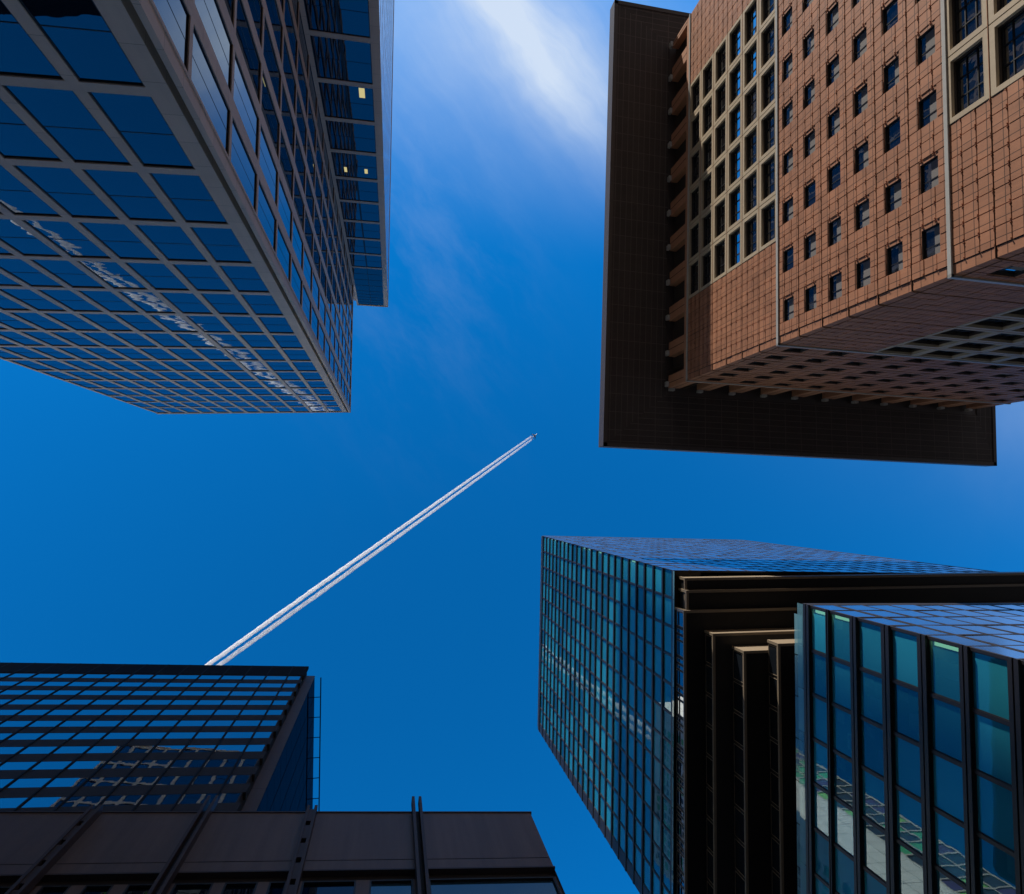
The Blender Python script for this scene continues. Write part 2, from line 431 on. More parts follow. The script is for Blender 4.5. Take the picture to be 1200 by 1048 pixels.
# ------------------------------------------------------------------ 1  granite-grid tower (upper left)
def granite_tower():
    global GS
    GS = 2.0
    b = empty('glass_tower', (-32, -60, GROUND_Z), 'navy blue glass tower with grey granite grid, notched corner and side wing, upper left', 'tower')
    H, HWING = 77.6, 85.5
    body = MB()
    c1 = (-5.63, -10.12); left = (-26.64, -9.42)
    n1 = (-5.66, -11.02)           # back of the notch
    n2 = (-5.24, -11.04)           # outer edge of the recessed strip
    j = (-5.20, -25.70)            # junction with the wing
    wc = (-1.12, -25.67); wf = (-0.88, -82.0)
    f1 = Fac(c1, left, (0, 1)); f2 = Fac(n2, j, (1, 0)); f3 = Fac(wc, j, (0, 1)); f4 = Fac(wc, wf, (1, 0))
    # facade 1
    edges = [-7.66, -9.55, -11.42, -13.25, -15.01, -16.74, -18.42, -20.04, -21.59, -23.14, -24.86]
    cols = []; s_prev = 5.63
    k = 1/f1.e.x
    X = lambda x: (x-c1[0])*k
    right = -6.18
    for e in edges + [-26.42]:
        lo = e+.0 if e != -26.42 else e
        cols.append((X(right), X(lo))); right = e-.31
    rows = [(16.5+4.03*i-4.03+.19, 16.5+4.03*i-.19) for i in range(-1, 15)] + [(16.5+4.03*14+.19, H-.3)]
    w1 = MB()
    ops = grid_wall(w1, f1, 0, f1.len, GROUND_Z, H, cols, rows, .075, 'granite')
    for o in ops: add_win(b, f1, *o, 'granite')
    # facade 2 (s from the notch back to the wing)
    cols2 = []
    y0 = 10.66
    S = lambda y: y-11.04
    st = [(11.2, 12.16), (12.72, 14.36), (14.92, 16.6), (17.16, 18.86), (19.42, 21.16), (21.72, 23.5), (24.06, 25.66)]
    st[0] = (11.30, 12.16)
    st = [(10.65, 12.16)] + st[1:]
    # the wall starts at n2 (y=-10.06 outer): use its own plane
    f2 = Fac((-5.24, -10.06), (-5.20, -25.70), (1, 0)); S = lambda y: y-10.06
    cols2 = [(S(a), S(c)) for a, c in st]
    rows2 = [(r[0]-.06, r[1]+.06) for r in rows[:-1]] + [(rows[-1][0]-.06, H-.2)]
    ops = grid_wall(w1, f2, 0, f2.len, GROUND_Z, H, cols2, rows2, .075, 'granite')
    for o in ops: add_win(b, f2, *o, 'granite_side')
    # the notch: warm return face, recessed strip, end of the side facade
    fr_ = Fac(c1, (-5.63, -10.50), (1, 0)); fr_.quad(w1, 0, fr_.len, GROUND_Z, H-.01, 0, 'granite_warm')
    fs_ = Fac((-5.66, -10.48), (-5.20, -10.48), (0, 1)); fs_.quad(w1, 0, fs_.len, GROUND_Z, H-.02, 0, 'granite')
    fe = Fac((-5.40, -10.06), (-5.24, -10.06), (0, 1)); fe.box(w1, 0, fe.len, GROUND_Z, H-.03, -.4, .0, 'granite')
    # facade 3: the wing, looking the same way as facade 1
    rows3 = [(18.46+4.06*i-4.06+.2, 18.46+4.06*i-.2) for i in range(-1, 14)]
    zt = 18.46+4.06*13
    cols3 = [(.76, 2.44), (2.50, 4.09)]
    w3 = MB()
    ops = grid_wall(w3, f3, 0, f3.len, GROUND_Z, HWING, [(.52, 3.85)], rows3+[(zt+.2, HWING-.12)], .075, 'granite')
    for (a, c, d, e) in ops[:-1]:
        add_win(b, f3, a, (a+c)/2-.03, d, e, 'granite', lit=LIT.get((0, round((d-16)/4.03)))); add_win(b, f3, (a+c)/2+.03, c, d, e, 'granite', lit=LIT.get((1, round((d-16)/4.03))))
        f3.box(w3, (a+c)/2-.03, (a+c)/2+.03, d, e, -.07, -.03, 'gasket')
    a, c, d, e = ops[-1]
    zz = [d, 73.4, 75.4, 77.5, 79.6, 80.9, 82.1, 83.2, 84.3, e]
    for q0, q1 in zip(zz, zz[1:]):
        for u0, u1 in ((a, (a+c)/2-.03), ((a+c)/2+.03, c)): add_win(b, f3, u0, u1, q0+.05, q1-.05, 'flank')
        f3.box(w3, a, c, q1-.05, q1+.05, -.1, -.03, 'gasket')
    f3.box(w3, (a+c)/2-.03, (a+c)/2+.03, d, e, -.1, -.028, 'gasket')
    # facade 4: grazing flank of the wing
    cols4 = [(.35+2.15*i, .35+2.15*i+1.9) for i in range(25)]
    ops = grid_wall(w3, f4, 0, f4.len, GROUND_Z, HWING, cols4, rows3+[(zt+.2, HWING-.3)], .13, 'granite')
    for o in ops: add_win(b, f4, *o, 'flush')
    # hidden sides and roofs
    l2 = (-26.64, -60.0)
    prism(body, [(-26.2, -9.95), (-26.2, -60.0), (-5.8, -60.0), (-5.8, -10.95), (-6.1, -10.6)], GROUND_Z, H-.05, 'gasket')
    prism(body, [left, (-26.64, -60.0), (-26.25, -60.0), (-26.25, -9.75)], GROUND_Z, H-.06, 'granite')
    prism(body, [(-5.6, -26.2), (-5.6, -82), (-1.5, -82), (-1.5, -26.2)], GROUND_Z, HWING-.05, 'granite')
    body.build('core', b)
    w1.build('wall', b); w3.build('wing_wall', b)
    cp = MB()
    for f, z in ((f1, H), (f2, H), (f3, HWING), (f4, HWING)):
        f.box(cp, -.0, f.len, z, z+.18, -.6, .05, 'granite')
    cp.build('coping', b)
    finish_windows(b)
    GS = 1.0
    return b
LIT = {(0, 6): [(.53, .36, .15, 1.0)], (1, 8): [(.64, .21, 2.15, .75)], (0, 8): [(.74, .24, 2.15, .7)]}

# ------------------------------------------------------------------ 2  brown tower with the overhanging roof (upper right)
TH = math.radians(1.9)
B0 = Vector((49.34, -18.97)); BE1 = Vector((math.sin(TH), -math.cos(TH))); BN1 = Vector((math.cos(TH), math.sin(TH)))
def bp_(s, n):                      # s along the lit facade away from the corner, n into the building
    q = B0 + BE1*s + BN1*n; return (q.x, q.y)
def brown_tower():
    b = empty('brown_tower', (*bp_(34, 34), GROUND_Z), 'brown panelled tower with square windows and a wide overhanging flat dark roof, upper right', 'tower')
    ZL, ZR = 99.9, 108.0
    PITCH, FL = 6.55, 4.367
    z2, z1 = 73.7, 47.5
    fa = Fac(bp_(.95, 0), bp_(68.0, 0), -BN1)                 # lit facade
    fb = Fac(bp_(.95, 0), bp_(.95, 66.0), -BE1)               # shaded facade
    wall = MB(); joint = MB(); studs = MB()
    def cell(f, a, c, d, e, kind, corner):
        # a..c along, d..e up
        if kind == 'plain':
            f.quad(wall, a, c, d, e, 0, 'brown_panel')
        elif kind == 'small':
            w0, w1_ = a+1.62, a+4.5; h0, h1 = d+1.12, d+3.17
            f.quad(wall, a, w0, d, e, 0, 'brown_panel'); f.quad(wall, w1_, c, d, e, 0, 'brown_panel')
            f.quad(wall, w0, w1_, d, h0, 0, 'brown_panel'); f.quad(wall, w0, w1_, h1, e, 0, 'brown_panel')
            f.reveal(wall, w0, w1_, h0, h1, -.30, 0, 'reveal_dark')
            add_win(b, f, w0, w1_, h0, h1, 'brown_small', blind=random.choice([0, .35, .45, .55, .6]))
        else:
            w0, w1_, h0, h1 = a+.06, c-.06, d+.06, e-.06
            for (p, q, r, t) in ((a, w0, d, e), (w1_, c, d, e), (w0, w1_, d, h0), (w0, w1_, h1, e)):
                f.quad(wall, p, q, r, t, 0, 'brown_panel')
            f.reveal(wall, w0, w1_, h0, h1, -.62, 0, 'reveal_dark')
            add_win(b, f, w0, w1_, h0, h1, 'brown_big')
    def slab(f, s0, s1, z0, z1):
        f.box(wall, s0+.05, s1-.05, z0+.05, z1-.05, 0, random.uniform(.045, .085), 'brown_panel')
    def relief(f, a, d, P, kind):
        for iu in range(4):
            u0, u1 = a+P*iu/4, a+P*(iu+1)/4
            if kind == 'small' and iu in (1, 2):
                slab(f, u0, u1, d, d+1.06); slab(f, u0, u1, d+3.23, d+FL)
                continue
            for iv in range(3): slab(f, u0, u1, d+FL*iv/3, d+FL*(iv+1)/3)
    def stud(f, s, z, o=.16):
        f.box(studs, s-.042, s+.042, z-.042, z+.042, 0, o, 'brown_panel')
    for f, lit in ((fa, True), (fb, False)):
        s_j = [1.0+PITCH*i for i in range(0, 11)] if lit else [.9+6.4*i for i in range(0, 11)]
        P = PITCH if lit else 6.4
        s_end = f.len
        # edge strips beside the first and the last joint
        f.quad(wall, 0, s_j[0], GROUND_Z, ZL, 0, 'brown_panel'); f.quad(wall, s_j[-1], s_end, GROUND_Z, ZL, 0, 'brown_panel')
        for band in range(4):
            zb = ZL - FL*6*(band+1)
            for r in range(6):
                d = zb+FL*r; e = d+FL
                if e < 12: continue
                for c in range(10):
                    if lit: kind = ('big', 'small', 'big', 'small')[band]
                    else: kind = ('small', 'big', 'small', 'big')[band]
                    if kind == 'big' and (c < 2 or c > 7): kind = 'plain'
                    cell(f, s_j[c], s_j[c]+P, d, e, kind, c)
                    if e > 28 and kind != 'big': relief(f, s_j[c], d, P, kind)
                    if e > 28 and kind != 'big' and (lit or d > 60):
                        for iu in range(5):
                            for iv in range(3):
                                su = s_j[c]+P*iu/4; sv = d+FL*iv/3
                                if kind == 'small' and 1.5 < P*iu/4 < 4.6 and 1.0 < FL*iv/3 < 3.3: continue
                                for dd in ((.16, -.16) if 0 < iu < 4 else ((.16,) if iu == 0 else (-.16,))):
                                    stud(f, su+dd, sv+.1)
        f.quad(wall, s_j[0], s_j[-1], GROUND_Z, ZL-FL*24 if ZL-FL*24 > GROUND_Z else GROUND_Z+.01, 0, 'brown_panel')
        lowest = min(ZL-FL*6*4 + FL*r for r in range(6) if ZL-FL*24+FL*r+FL >= 12)
        f.quad(wall, s_j[0], s_j[-1], ZL-FL*24 if ZL-FL*24 > GROUND_Z else GROUND_Z+.01, lowest, 0, 'brown_panel')
        # dark vertical joints and floor joints (thin open gaps with a cover strip)
        for s in s_j: f.box(joint, s-.045, s+.045, 10, ZL, -.05, .012, 'dark_joint')
        zz = 12
        for k_ in range(21):
            zz = ZL-FL*k_
            f.box(joint, 0, s_end, zz-.048, zz+.048, -.05, .018, 'dark_joint')
            f.box(joint, 0, s_end, zz+.055, zz+.085, -.05, .11, 'brown_pier')
    # pale string courses round the tower
    for z in (z2, z1, ZL):
        m = MB()
        for f in (fa, fb):
            f.box(m, -.22, f.len, z-.20, z+.20, -.1, .22 if f is fa else .215, 'pale_metal')
        m.build('string_course', b)
    wall.build('wall', b); joint.build('panel_joint', b, kind='stuff'); studs.build('panel_stud', b, kind='stuff')
    # open top storey: piers, lintel band, recessed back wall
    lo = MB()
    for f in (fa, fb):
        f.box(lo, -.02, f.len, ZL+.2, ZL+1.35, -2.6, .03 if f is fa else .025, 'brown_pier')
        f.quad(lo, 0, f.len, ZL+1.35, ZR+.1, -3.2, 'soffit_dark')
    lo.build('lintel', b)
    for f in (fa, fb):
        P = 6.7 if f is fa else 6.5
        for i in range(11):
            s = -.9+P*i
            m = MB()
            s0, s1 = (max(s-.05, -.02), s+2.55)
            if s0 > f.len-1: continue
            s1 = min(s1, f.len)
            f.box(m, s0, s1, ZL+1.35, ZR-.55, -2.2, .06, 'brown_pier')
            gm = (s0+s1)/2
            f.box(m, gm-.05, gm+.05, ZL+1.35, ZR-.55, .0, .075, 'dark_joint')
            c = f.p(gm, (ZL+ZR)/2)
            pr = m.build('pier', b, c)
            m = MB()
            f.box(m, s0+.2, s0+1.1, ZR-.95, ZR-.05, .1, .55, 'pale_metal'); f.box(m, s0+.4, s0+.9, ZR-.6, ZR+.25, .2, .4, 'pale_metal')
            m.build('bracket', pr, c)
    # roof plate
    bl = Vector((36.89, -9.01)); tl = Vector((40.20, -94.56)); br = Vector((120.52, -6.23)); tr = tl+br-bl
    cen = (bl+tr)/2
    outer = [bl, br, tr, tl]
    inn = [Vector(bp_(-.2, -.2)), Vector(bp_(-.2, 67.5)), Vector(bp_(68.3, 67.5)), Vector(bp_(68.3, -.2))]
    so = MB()
    names = 4
    for i in range(4):
        m = MB()
        a, c = outer[i], outer[(i+1) % 4]; ia, ic = inn[i], inn[(i+1) % 4]
        L = (c-a).length
        d_ = (c-a).normalized()
        uv = lambda p: ((p-a).dot(d_), abs((p-a).cross(d_)) if False else abs((p.x-a.x)*d_.y-(p.y-a.y)*d_.x))
        zo = ZR+.05; zi = ZR+.32
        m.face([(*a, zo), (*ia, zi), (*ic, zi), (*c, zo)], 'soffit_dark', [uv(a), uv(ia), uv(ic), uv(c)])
        m.build('soffit', b)
    ro = MB()
    prism(ro, [tuple(p) for p in outer], ZR+.5, ZR+2.6, 'fascia_dark')
    ro.build('roof', b)
    ft = MB()
    for i in range(4):
        a, c = outer[i], outer[(i+1) % 4]
        f = Fac(tuple(a), tuple(c), ((a+c)/2-cen))
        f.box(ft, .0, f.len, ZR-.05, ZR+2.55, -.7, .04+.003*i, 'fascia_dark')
    ft.build('fascia', b)
    body = MB()
    prism(body, [bp_(67.9, 1.2), bp_(67.9, 65.9), bp_(2.2, 65.9), bp_(2.2, 1.2)], GROUND_Z, ZR+.4, 'reveal_dark')
    body.build('core', b)
    finish_windows(b)
    return b

# ------------------------------------------------------------------ 3  dark office slab with blue window bands (lower left)
def band_tower():
    global GS
    GS = .842
    b = empty('office_tower', (-26, 24, GROUND_Z), 'dark office tower with bands of blue windows and thin side rail, lower left', 'tower')
    H = 95.0
    cl = (-64.0, 20.75); cr = (-11.68, 23.94)
    f = Fac(cr, cl, (0, -1))
    P, FL = 2.715, 3.385
    wall = MB()
    zt = 90.2
    mull = [1.78+P*i for i in range(18)]
    rows = [(zt-FL*i-1.70, zt-FL*i) for i in range(0, 22)]
    rows = list(reversed(rows))
    cols = [(.12, mull[0]-.08)] + [(mull[i]+.08, mull[i+1]-.08) for i in range(17)]
    ops = grid_wall(wall, f, 0, f.len, GROUND_Z, H-.02, cols, rows, .08, 'bronze_dark')
    for o in ops: add_win(b, f, *o, 'band')
    # end of the curtain wall: each spandrel ends as a little box
    fe = Fac(cr, (-11.60, 25.05), (1, 0))
    fe.quad(wall, 0, fe.len, GROUND_Z, H-.02, 0, 'bronze_dark')
    for c, d in rows:
        f.box(wall, -.26, -.0, d+.04, d+1.62, -.6, .02, 'bronze_dark')
    wall.build('wall', b)
    pp = MB(); f.box(pp, -.3, f.len, zt+.25, H, -.3, .06, 'parapet_black'); pp.build('parapet', b)
    mm = MB()
    for s in mull:
        f.box(mm, s-.075, s+.075, 12, H+.05, 0, .075, 'mullion_blue')
    mm.build('mullion', b, kind='stuff')
    # the flank: brown panel strip, then blue glass
    c0 = (-12.1, 25.05); c1 = (-10.45, 25.18); c2 = (-10.15, 60.0)
    fp = Fac(c0, c1, (0, -1)); m = MB(); fp.quad(m, -.6, fp.len, GROUND_Z, H-.3, 0, 'bronze_brown'); m.build('flank_strip', b)
    fg = Fac(c1, c2, (1, 0))
    m = MB(); fg.quad(m, 0, fg.len, GROUND_Z, H-.3, -.08, 'parapet_black'); m.build('flank_wall', b)
    m = MB()
    for i in range(13):
        for k in range(24):
            z = H-.8-FL*k
            fg.quad(m, .1+2.7*i, 2.7*(i+1)-.02, z-FL+.06, z-.02, -.02, 'glass_flank', rnd=random.random(), jit=.003)
    m.build('flank_pane', b, kind='stuff')
    # maintenance rail on brackets
    rl = MB(); o = .62
    zr = H-.9
    rl2 = Fac((-9.62, 25.3), (-9.32, 59.0), (1, 0))
    rl2.box(rl, 0, rl2.len, zr-.09, zr+.09, -.07, .07, 'parapet_black', back=True)
    rail = rl.build('rail', b)
    for i in range(12):
        m = MB(); rl2.box(m, 2.6+2.72*i, 2.68+2.72*i, zr-.04, zr+.04, -1.0, -.07, 'parapet_black', back=True)
        m.build('bracket', rail)
    body = MB()
    prism(body, [(-64, 21.4), (-11.9, 24.6), (-11.9, 25.4), (-10.7, 25.4), (-10.4, 60), (-64, 60)], GROUND_Z, H-.4, 'parapet_black')
    body.build('core', b)
    finish_windows(b)
    GS = 1.0
    return b

# ------------------------------------------------------------------ 4  teal glass tower (lower right)
def teal_tower():
    b = empty('stepped_tower', (65, 35, GROUND_Z), 'teal glass tower with a stepped black underside halfway up, lower right', 'tower')
    H, ZB = 165.0, 84.6
    XW = lambda y: 39.0-.026*(y-10.5)
    P, FL = 3.98, 3.42
    y0 = 10.4
    c0 = (39.0, y0); cW = (XW(60.2), 60.2); cN = (97.0, 12.2)
    fw = Fac(c0, cW, (-1, 0)); fn = Fac(c0, cN, (0, -1))
    def blinds(p=.35, wide=False):
        if random.random() > p: return None
        u = random.choice([.08, .35, .55]); w = random.choice([.2, .32, .5])
        q = random.choice([0., 0., .0, .3]); h = random.choice([1., .95, .6, .4])
        return [(u, min(w, .95-u), q, min(h, 1-q))]
    fr = MB()
    cols = [(P*i+.15, P*(i+1)-.15) for i in range(12)] ; cols[0] = (.08, P-.15)
    n = int((H-ZB)/FL)
    rows = [(ZB+.34+FL*i, ZB+FL*(i+1)-.24) for i in range(n)]
    ops = grid_wall(fr, fw, 0, fw.len, ZB, H, cols, rows, .18, 'bronze_frame')
    for o in ops: add_win(b, fw, *o, 'teal', blind=blinds(.5), lamp=(o[2] < ZB+1 and random.random() < .0) or (o[0] < P-1 and 0 < random.random() < .42))  # some corner windows get an added strip of sunlight
    for i in range(n+1):
        fw.box(fr, 0, fw.len, ZB+FL*i-.20, ZB+FL*i+.28, 0, .10, 'bronze_frame')
    colsN = [(3.0*i+.12, 3.0*(i+1)-.12) for i in range(19)]
    rowsN = [(ZB+FL*i+.3, ZB+FL*(i+1)-.2) for i in range(n)]
    ops = grid_wall(fr, fn, 0, fn.len, ZB, H, colsN, rowsN, .1, 'bronze_frame')
    for o in ops: add_win(b, fn, *o, 'north')
    fr.build('upper_frame', b)
    # inside: floor slabs, pale ceilings, dark back wall
    ins = MB()
    fb_ = Fac((42.5, y0+3.), (XW(60)+3.5, 60), (-1, 0))
    fb_.quad(ins, 0, fb_.len, ZB, H, 0, 'room_dark')
    for i in range(n+1):
        z = ZB+FL*i
        ins.face([(39.2, y0+.2, z+.3), (97, 12.4, z+.3), (97, 60, z+.3), (XW(60.2)+.25, 60, z+.3)], 'room_dark')
        zc_ = z+FL-.24
        ins.face([(39.2, y0+.2, zc_), (XW(60.2)+.25, 60, zc_), (97, 60, zc_), (97, 12.4, zc_)], 'ceiling_pale')
    ins.build('office_floor', b, kind='stuff')
    body = MB()
    prism(body, [(43.2, y0+.4), (96.9, 12.6), (96.9, 60), (XW(60)+4.2, 60)], ZB, H-.1, 'bronze_frame')
    prism(body, [(39.1, y0+.1), (97, 12.3), (97, 60.1), (XW(60.1)+.1, 60.1)], H-.1, H+.05, 'bronze_frame')
    body.build('core', b)
    # stepped underside: every step is an L of soffit and a one-storey face
    def step(x0, yy, zb, zt, wins=False, xb=200):
        m = MB()
        pts = [(x0, yy), (xb, yy+1.5), (xb, 100), (x0-.026*60, 100)]
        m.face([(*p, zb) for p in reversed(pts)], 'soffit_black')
        fW = Fac(pts[0], pts[3], (-1, 0)); fN = Fac(pts[0], pts[1], (0, -1))
        fN.quad(m, 0, fN.len, zb, zt, 0, 'bronze_edge')
        fN.box(m, -.02, fN.len, zb-.06, zb+.22, -.3, .05, 'bronze_edge')
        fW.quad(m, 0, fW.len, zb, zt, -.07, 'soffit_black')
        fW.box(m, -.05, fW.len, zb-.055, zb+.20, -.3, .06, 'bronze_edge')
        fW.box(m, -.05, .3, zb, zt, -.3, .055, 'bronze_edge')
        st = m.build('soffit_step', b)
        return fW, fN
    m = MB(); pts = [c0, cN, (97, 60), cW]
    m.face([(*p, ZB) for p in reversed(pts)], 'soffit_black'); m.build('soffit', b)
    step(39.85, 11.3, 82.7, ZB-.06)
    step(39.75, 12.9, 82.1, ZB-.07)
    fW, fN = step(39.05, 15.5, 81.5, ZB-.30)
    for i in range(11):
        s = .4+P*i
        for (u0, u1) in ((0, 1.9), (2.3, 2.9), (3.2, 3.75)):
            add_win(b, fW, s+u0, s+u1, 81.8, 84.0, 'step')
    f1, _ = step(42.0, 18.2, 79.2, 81.49)
    f2, _ = step(44.7, 19.9, 76.3, 79.19)
    f3, _ = step(48.1, 18.6, 74.0, 76.29)
    for f, z0, z1 in ((f1, 79.5, 81.3), (f2, 76.6, 79.0), (f3, 74.3, 76.1)):
        for i in range(9):
            add_win(b, f, .5+P*i, P*(i+1)+.1, z0, z1, 'step_dark')
    m = MB(); prism(m, [(50.5, 21), (97, 22), (97, 99), (49, 99)], 50, 74.2, 'soffit_black'); m.build('waist', b)
    # lower block, flush with the tower above
    HT = 55.9
    g0 = (39.0, 10.3); gW = (XW(72), 72.0); gN = (97.0, 12.0)
    fw = Fac(g0, gW, (-1, 0)); fn = Fac(g0, gN, (0, -1))
    lf = MB()
    zs = [(52.30, 54.62), (49.19, 51.90), (45.62, 48.39), (42.03, 44.75), (38.45, 41.2), (34.9, 37.7), (31.3, 34.1), (27.8, 30.5), (24.3, 27.0), (20.8, 23.5), (17.3, 20.0), (13.8, 16.5)]
    rows = list(reversed(zs))
    cols = [(.22, 4.05)] + [(4.0*i+.32, 4.0*(i+1)+.05) for i in range(1, 15)]
    ops = grid_wall(lf, fw, 0, fw.len, GROUND_Z, HT-.02, cols, rows, .2, 'bronze_frame')
    for (a, c, d, e) in ops:
        bl_ = blinds(.8)
        if d > 41 and a < 14 and random.random() < .9:
            bl_ = [(.52, .34, 0., random.choice([.5, .62, .9])), (.14, .22, .62, .34)]
        add_win(b, fw, a, c, d, e, 'teal', blind=bl_, lamp=(a < 1 and (51 < d < 54 or 48 < d < 51 or 37 < d < 40)))  # a few corner windows get a glowing strip in place of sunlight
    zb = 55.48
    for (d, e) in zs:                                       # projecting double bars at the floors
        f_ = fw
        top = zb; bot = e
        f_.box(lf, -.05, f_.len, bot+.03, (bot+top)/2-.06, 0, .20, 'bronze_frame')
        f_.box(lf, -.05, f_.len, (bot+top)/2+.06, top-.03, 0, .20, 'bronze_frame')
        zb = d-.0
    colsN = [(.25, 2.6)]+[(2.9*i+.1, 2.9*(i+1)-.1) for i in range(1, 19)]
    rowsN = [(d-.3, e+.25) for d, e in rows]
    ops = grid_wall(lf, fn, 0, fn.len, GROUND_Z, HT-.03, colsN, rowsN, .1, 'bronze_frame')
    for o in ops: add_win(b, fn, *o, 'north')
    lf.build('lower_frame', b)
    ins = MB()
    fb_ = Fac((42.6, 10.6), (XW(72)+3.6, 72), (-1, 0)); fb_.quad(ins, 0, fb_.len, 10, HT-.3, 0, 'room_dark')
    for d, e in zs:
        ins.face([(39.25, 10.6, e+.02), (XW(72)+.25, 71.9, e+.02), (96, 71.9, e+.02), (96, 12.6, e+.02)], 'ceiling_pale')
        ins.face([(39.25, 10.6, d-.05), (96, 12.6, d-.05), (96, 71.9, d-.05), (XW(72)+.25, 71.9, d-.05)], 'room_dark')
    ins.build('lower_office_floor', b, kind='stuff')
    body = MB(); prism(body, [(43.2, 11.0), (96.9, 12.6), (96.9, 71.9), (41.6, 71.9)], GROUND_Z, HT-.4, 'room_dark')
    prism(body, [(39.1, 10.5), (96.9, 12.3), (96.9, 71.9), (XW(71.9)+.1, 71.9)], HT-.38, HT-.1, 'bronze_frame')
    body.build('lower_core', b)
    # clear glass parapet along the top of the lower block
    m = MB()
    for i in range(15):
        fw.quad(m, 4.0*i+.04, 4.0*(i+1)-.04, HT-.9, HT+.55, .10, 'glass_clear', rnd=random.random(), jit=.004)
        fw.quad(m, 4.0*i+1.3, 4.0*(i+1)+1.2, HT, HT+1.9, -.5, 'glass_clear', rnd=random.random(), jit=.004)
    m.build('glass_parapet', b)
    m = MB()
    fw2 = Fac((38.85, 10.4), (XW(60.2)-.15, 60.2), (-1, 0))
    for i in range(12):
        fw2.quad(m, P*i+.03, P*(i+1)-.03, ZB-.75, ZB-.25, .0, 'glass_clear', rnd=random.random(), jit=.004)
    m.build('glass_skirt', b)
    finish_windows(b)
    return b

# ------------------------------------------------------------------ 5  low dark brown block (bottom edge)
def low_block():
    b = empty('office_block', (-5, 14, GROUND_Z), 'low dark brown block with plain parapet panels and paired posts, along the bottom edge', 'building')
    H = 22.0
    ang = math.radians(5.04)
    er = Vector((4.76, 10.79)); d = Vector((math.cos(ang), math.sin(ang)))
    el = er - d*22.0
    f = Fac(tuple(er), tuple(el), (0, -1))
    posts = [.52, 3.87, 7.22, 10.40, 13.55, 16.7, 19.85]
    wall = MB()
    pj = 3.87
    f.quad(wall, 0, f.len, 19.30, H, 0, 'low_panel')
    f.quad(wall, 0, f.len, 18.80, 19.26, 0.005, 'low_panel')
    f.quad(wall, 0, f.len, 19.2, 19.32, -.04, 'dark_joint')
    # window storey below
    f.quad(wall, 0, f.len, 18.5, 18.83, -.14, 'dark_joint')
    f.quad(wall, 0, f.len, GROUND_Z, 12.0, 0, 'low_panel')
    secs = [(.06, 3.66, [(.0, 1.)], 'glass_low_pale'), (4.08, 7.02, [(.0, .40), (.52, 1.)], 'mix'), (7.42, 10.2, [(.0, .16), (.26, .56), (.66, 1.)], 'glass_low'),
            (10.6, 13.35, [(.02, .26), (.38, .62), (.74, .98)], 'glass_low'), (13.75, 16.5, [(.02, .28), (.4, .64), (.74, .98)], 'glass_low'), (16.9, 19.7, [(.02, .45), (.55, .98)], 'glass_low')]
    for a, c, pan, gm in secs:
        edge = a; L = c-a
        for (u, v) in pan:
            s0, s1 = a+L*u, a+L*v
            if s0 > edge+.01: f.quad(wall, edge, s0, 12, 18.5, -.10, 'low_panel')
            edge = s1
            g = gm if gm != 'mix' else ('glass_low_pale' if u == 0 else 'glass_low')
            add_win(b, f, s0, s1, 14.6, 18.5, 'low', mat=g); add_win(b, f, s0, s1, 12.1, 14.5, 'low', mat=g)
        if c > edge+.01: f.quad(wall, edge, c, 12, 18.5, -.10, 'low_panel')
        pe = .42
    edge = -.0
    for p in [q for q in posts]:
        pass
    for (a, c) in [(3.66, 4.08), (7.02, 7.42), (10.2, 10.6), (13.35, 13.75), (16.5, 16.9), (19.7, 22.0), (0, .06)]:
        f.quad(wall, a, c, 12, 18.5, -.10, 'low_panel')
    fs = Fac(tuple(er), tuple(er+Vector((-d.y, d.x))*8.0), (1, 0))
    fs.quad(wall, 0, fs.len, GROUND_Z, H, -.0, 'low_panel')
    wall.build('wall', b)
    cp = MB(); f.box(cp, -.04, f.len, H, H+.06, -.5, .03, 'post_bronze'); fs.box(cp, .0, fs.len, H, H+.055, -.5, .03, 'post_bronze'); cp.build('coping', b)
    lp = MB(); f.box(lp, -.03, f.len, 18.74, 18.80, -.14, .03, 'post_bronze'); lp.build('lip', b)
    for k, p in enumerate(posts[1:]):
        m = MB()
        up = .62 if k in (0, 2) else -.02
        w = .09; gap = .115
        for q in (p-gap, p+gap):
            f.box(m, q-w/2, q+w/2, 11, H+up, .0, .26, 'post_bronze')
        f.quad(m, p-gap, p+gap, 11, H-.03, .055, 'dark_joint')
        if k in (1, 3):
            for z in range(12, 22): f.box(m, p-gap+.03, p+gap-.03, z+.05, z+.79, .05, .22, 'post_bronze')
        m.build('post', b, f.p(p, 18))
    body = MB()
    q = lambda s, n: tuple(er - d*s + Vector((-d.y, d.x))*n)
    prism(body, [q(21.9, .35), q(.15, .35), q(.15, 7.9), q(21.9, 7.9)], GROUND_Z, H-.05, 'dark_joint')
    body.build('core', b)
    finish_windows(b)
    return b

